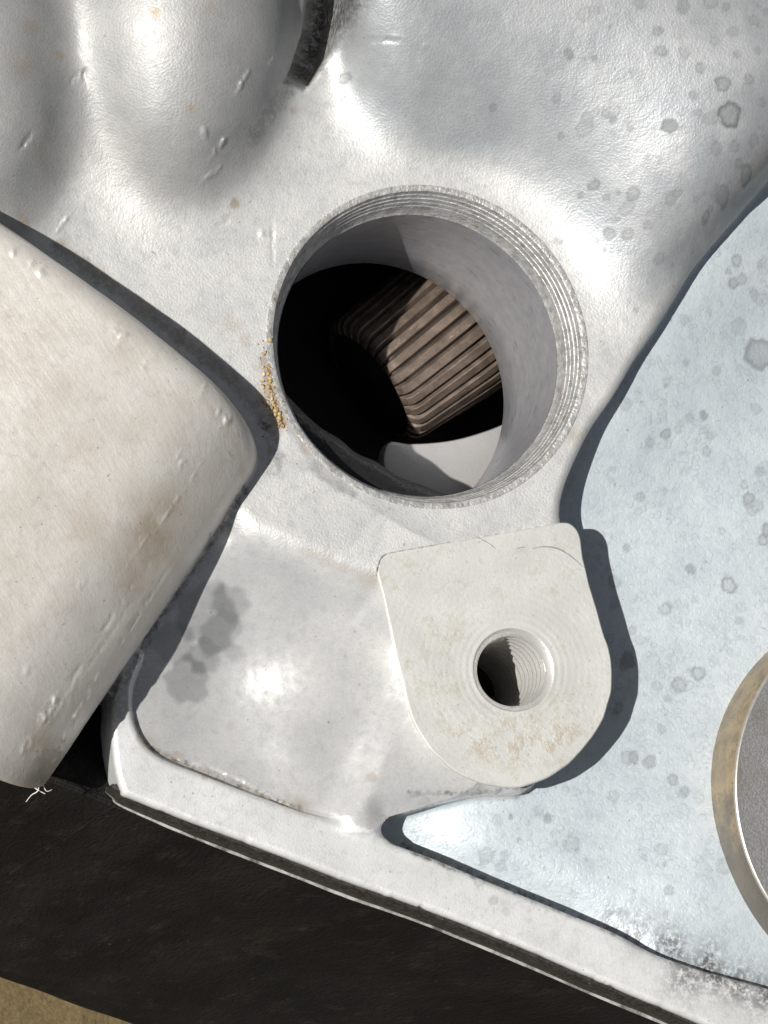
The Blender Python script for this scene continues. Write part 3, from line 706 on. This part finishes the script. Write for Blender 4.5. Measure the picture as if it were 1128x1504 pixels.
for t in range(NT_):
    a0 = 2*math.pi*t/NT_; V = []; F = []; ns = 22
    jt = random.uniform(-0.5, 0.5)
    for i in range(ns+1):
        s = S0+(S1-S0)*i/ns
        if i == 0: s = S0
        cut = 5 if i == 0 else 0
        s = S0+(S1-S0)*(i/ns)**1.6
        for w, dr in tsec:
            V.append(gpt(s, a0+w*2*math.pi/NT_*0.86-TW*(s-S0), GR+dr*1.0+jt-cut*(1 if dr > -10 else 0.2)))
    m_ = len(tsec)
    for i in range(ns):
        for j in range(m_-1):
            F.append((i*m_+j, i*m_+j+1, (i+1)*m_+j+1, (i+1)*m_+j))
    F.append(tuple(range(m_))[::-1]); F.append(tuple(ns*m_+j for j in range(m_)))
    mesh_obj('gear_tooth', V, F, M_gear, gear, sharp=20)


# ------------------------------------------------------------------ threaded ear
def ear_mesh():
    loop = el; n = len(loop)
    area = 0.5*np.sum(loop[:, 0]*np.roll(loop[:, 1], -1)-np.roll(loop[:, 0], -1)*loop[:, 1])
    if area < 0: loop = loop[::-1]
    t = np.roll(loop, -1, 0)-np.roll(loop, 1, 0); t /= np.linalg.norm(t, axis=1)[:, None]
    nm = np.stack([t[:, 1], -t[:, 0]], 1)
    jj = np.convolve(np.pad(rng.normal(size=n)*0.8, 1, 'wrap'), [0.25, 0.5, 0.25], 'valid')
    rings = [(-40, -118), (-36, -60), (-5, ez-16), (0, ez-6), (-0.8, ez-1.6), (-2.6, ez)]
    bm = bmesh.new(); R = []
    for off, z in rings:
        R.append([bm.verts.new((*((loop[i]+nm[i]*(off+jj[i]))*S), z*S)) for i in range(n)])
    for a, b in zip(R[:-1], R[1:]):
        for i in range(n): bm.faces.new((a[i], a[(i+1) % n], b[(i+1) % n], b[i]))
    H = [bm.verts.new(((HC[0]+(HR+5)*math.cos(2*math.pi*k/72))*S, (HC[1]+(HR+5)*math.sin(2*math.pi*k/72))*S, ez*S)) for k in range(72)]
    ed = [bm.edges.get((R[-1][i], R[-1][(i+1) % n])) for i in range(n)]
    ed += [bm.edges.new((H[k], H[(k+1) % 72])) for k in range(72)]
    bmesh.ops.triangle_fill(bm, use_beauty=True, use_dissolve=False, edges=ed, normal=(0, 0, 1))
    bmesh.ops.recalc_face_normals(bm, faces=bm.faces)
    me = bpy.data.meshes.new('threaded_ear'); bm.to_mesh(me); bm.free()
    me.polygons.foreach_set('use_smooth', [True]*len(me.polygons)); me.set_sharp_from_angle(angle=math.radians(30))
    o = bpy.data.objects.new('threaded_ear', me); col.objects.link(o); me.materials.append(M_ear)
    return o
ear = ear_mesh(); ear.parent = housing; ear['label'] = 'flat milled ear with one threaded hole'
V, F = lathe([(HR+5.2, ez-0.4), (HR+3, ez-1.5), (HR-3, ez-9), (HR-5, ez-13)], *HC, n=72)
mesh_obj('hole_chamfer', V, F, M_thread, ear, sharp=40)
# helical thread
V = []; F = []; pitch = 20.0; nseg = 72; turns = 15; sec = [(-0.5, 0), (-0.06, -6.5), (0.06, -6.5), (0.5, 0)]
for i in range(nseg*turns+1):
    a = 2*math.pi*i/nseg; zc = ez-13-pitch*i/nseg
    for w, dr in sec[:-1]:
        V.append((HC[0]+(HR+1.5+dr)*math.cos(a), HC[1]+(HR+1.5+dr)*math.sin(a), min(zc-w*pitch, ez-8)))
for i in range(nseg*turns-nseg):
    a, b = i*3, (i+1)*3
    F += [(a, b, b+1, a+1), (a+1, b+1, b+2, a+2), (a+2, b+2, b+nseg*3, a+nseg*3)]
mesh_obj('thread', V, F, M_thread, ear, sharp=35)
V, F = lathe([(HR, -285), (0.4, -285)], *HC, n=48)
mesh_obj('hole_floor', V, F, M_cavity, ear)

# ------------------------------------------------------------------ round plug at the edge of the picture
pz = -12.0
pc = P(1350, 1168, pz)[:2]; PR = 294.0
plug = empty('round_plug', 'round grey steel plug with tarnished tan side in the plate', 'plug', (pc[0]*S, pc[1]*S, -100*S))
def plug_part(nm, prof, mat, n=160):
    V, F = lathe([(r, z+100) for r, z in prof], 0, 0, n=n)
    return mesh_obj(nm, V, F, mat, plug, sharp=30)
plug_part('plug_face', [(PR-1.6, pz), (PR-12, pz-0.6), (PR-60, pz-2), (0.5, pz-2)], M_plug)
plug_part('plug_edge', [(PR+1.5, pz-5), (PR+0.3, pz-1.2), (PR-1.6, pz)], M_edge)
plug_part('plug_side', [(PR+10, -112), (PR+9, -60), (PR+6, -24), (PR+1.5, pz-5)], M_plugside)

# ------------------------------------------------------------------ gasket and lower case
low = PXY([(164, 1156)]+RIM_LOW, -66)
low_s = smooth_loop(low, 10, closed=False)
tt = np.gradient(low_s, axis=0); tt /= np.linalg.norm(tt, axis=1)[:, None]
nn = np.stack([tt[:, 1], -tt[:, 0]], 1)
if nn[len(nn)//2, 1] > 0: nn = -nn
def strip(name, prof, mat, parent, jitter=0.0, inner=6):
    """profile (offset outwards, z) swept along the foot of the flange, closed at the back"""
    n = len(low_s); V = []; F = []
    pr_ = [(-inner, prof[0][1])]+list(prof)+[(-inner, prof[-1][1])]
    tap = np.clip(np.arange(n)/40.0, 0, 1)**0.7
    jj = np.convolve(np.pad(rng.normal(size=n)*jitter, 2, 'edge'), np.ones(5)/3, 'valid')
    for i in range(n):
        for j, (o_, z) in enumerate(pr_):
            o2 = (o_+jj[i])*tap[i] if 0 < j < len(pr_)-1 else o_
            V.append((*(low_s[i]+nn[i]*o2), z))
    m_ = len(pr_)
    for i in range(n-1):
        for j in range(m_):
            k = (j+1) % m_
            F.append((i*m_+j, (i+1)*m_+j, (i+1)*m_+k, i*m_+k))
    F.append(tuple(range(m_))); F.append(tuple((n-1)*m_+j for j in range(m_))[::-1])
    o = mesh_obj(name, V, F, mat, parent, sharp=35)
    bm = bmesh.new(); bm.from_mesh(o.data); bmesh.ops.recalc_face_normals(bm, faces=bm.faces); bm.to_mesh(o.data); bm.free()
    return o
gk = strip('gasket', [(-2, -70), (5, -75), (10, -90), (12, -118)], M_gasket, None, 0.5)
tag(gk, 'speckled black gasket strip squeezed out under the pale flange', 'gasket')
case = empty('lower_case', 'lower case below the pale flange, coloured black for its shade', 'machine case')
strip('case_lip', [(13, -119), (15.5, -119.3), (16, -120), (15, -124)], M_lip, case, 0.35)
# broad dark wall running down to the ground
n = len(low_s); V = []; F = []
wp = [(6, -122), (13, -127), (12, -260), (22, -560), (18, -575), (24, -1000), (44, -1500), (60, -2000), (56, -2500), (30, -2802)]
_d0 = low_s[60]-low_s[12]; _d0 /= np.linalg.norm(_d0); _n0 = np.array([_d0[1], -_d0[0]])
ext = np.vstack([low_s[12]-_d0*900, low_s[12:], low_s[-1:]+tt[-1:]*500]); en = np.vstack([_n0[None], nn[12:], nn[-1:]]); en[:60] = _n0
n = len(ext)
for i in range(n):
    for o_, z in wp: V.append((*(ext[i]+en[i]*(o_+1.5*math.sin(i*0.37))), z))
m_ = len(wp)
for i in range(n-1):
    for j in range(m_-1): F.append((i*m_+j, (i+1)*m_+j, (i+1)*m_+j+1, i*m_+j+1))
mesh_obj('case_wall', V, F, M_case, case, sharp=40)
V = [(*(ext[i]+en[i]*12), -123) for i in range(n)]+[(*(ext[i]-en[i]*150), -175) for i in range(n)]
F = [(i, i+1, n+i+1, n+i) for i in range(n-1)]
mesh_obj('case_deck', V, F, M_case, case)
# ------------------------------------------------------------------ sealant crumbs, fibres, ground
bm = bmesh.new(); _uv = []
for k in range(150):
    t = rng.random(); u = 396+22*t**2+rng.normal()*5-6*math.sin(t*3.1); v = 490+t*140+rng.normal()*4
    if k > 105: u, v = 398+rng.normal()*9, 598+rng.normal()*17
    _uv.append((u, v))
_q = trace([a[0] for a in _uv], [a[1] for a in _uv])
for q in _q:
    if q[2] < -8: continue
    r = (1.1+rng.random()**3*3.4)
    mt = Matrix.Translation(Vector((q[0]*S, q[1]*S, (q[2]+r*0.25)*S))) @ Matrix.Rotation(rng.random()*6, 4, 'Z') @ Matrix.Diagonal((r*S*1.3, r*S*(0.6+rng.random()*0.6), r*S*0.45, 1))
    res = bmesh.ops.create_icosphere(bm, subdivisions=1, radius=1.0, matrix=mt)
    for w in res['verts']: w.co += Vector(rng.normal(size=3)*r*0.12*S)
me = bpy.data.meshes.new('sealant_crumbs'); bm.to_mesh(me); bm.free(); me.materials.append(M_seal)
me.polygons.foreach_set('use_smooth', [True]*len(me.polygons))
o = bpy.data.objects.new('sealant_crumbs', me); col.objects.link(o)
tag(o, 'amber and white crumbs of old sealant beside the bore', 'sealant', kind='stuff')

def scratch(uv, r):
    sm = smooth_loop(np.array([P(u, v, ez) for u, v in uv]), 6, closed=False); V = []; F = []
    for i, p in enumerate(sm):
        tdir = sm[min(i+1, len(sm)-1)]-sm[max(i-1, 0)]; tdir /= np.linalg.norm(tdir); nd_ = np.array([-tdir[1], tdir[0], 0])
        w_ = r*(0.4+0.6*math.sin(math.pi*(i+0.5)/len(sm)))*(0.8+0.4*rng.random())
        V += [p-nd_*w_+[0, 0, -0.3], p+[0, 0, 0.35], p+nd_*w_+[0, 0, -0.3]]
    for i in range(len(sm)-1):
        for j in range(2): F.append((i*3+j, i*3+j+1, (i+1)*3+j+1, (i+1)*3+j))
    return mesh_obj('scratch', V, F, M_borew, ear)
scratch([(782, 806), (800, 803), (822, 807), (842, 820), (858, 834)], 2.2)
scratch([(700, 789), (716, 797), (728, 806)], 1.6)
scratch([(758, 806), (772, 803)], 1.5)

def fibre(pts, r, label):
    cu = bpy.data.curves.new('fibre', 'CURVE'); cu.dimensions = '3D'; cu.bevel_depth = r*S; cu.bevel_resolution = 2
    sp_ = cu.splines.new('POLY'); sm = smooth_loop(np.array(pts), 6, closed=False); sp_.points.add(len(sm)-1)
    for i, p in enumerate(sm): sp_.points[i].co = (*(p*S), 1); sp_.points[i].radius = 1-0.5*i/len(sm)
    ob = bpy.data.objects.new('fibre', cu); col.objects.link(ob); cu.materials.append(M_fibre)
    dg = bpy.context.evaluated_depsgraph_get(); me = bpy.data.meshes.new_from_object(ob.evaluated_get(dg))
    bpy.data.objects.remove(ob); o = bpy.data.objects.new('fibre', me); col.objects.link(o)
    return tag(o, label, 'fibre', 'fibres caught at the foot of the boss')
fibre([P(58, 1150, 10), P(55, 1162, 6), P(46, 1168, 2), P(38, 1178, 0)], 1.0, 'white frayed fibre hanging furthest out from the boss corner')
fibre([P(62, 1150, 10), P(68, 1162, 5), P(76, 1160, 3)], 0.9, 'short white fibre curling sideways at the boss corner')
fibre([P(8, 1112, 12), P(30, 1140, 2), P(52, 1158, 0), P(66, 1166, -2)], 1.3, 'long pale burr along the bottom edge of the boss')

gz_ = -2800.0; V = []; F = []; ng = 41; ext_ = 60000.0
me = bpy.data.meshes.new('ground')
xs = np.sign(np.linspace(-1, 1, ng))*np.abs(np.linspace(-1, 1, ng))**3*ext_
for i in range(ng):
    for j in range(ng): V.append((xs[i], xs[j], gz_+rng.normal()*3))
for i in range(ng-1):
    for j in range(ng-1): F.append((i*ng+j, (i+1)*ng+j, (i+1)*ng+j+1, i*ng+j+1))
g = mesh_obj('ground', V, F, M_ground); tag(g, kind='structure', label='dry olive brown dirt ground below the case')
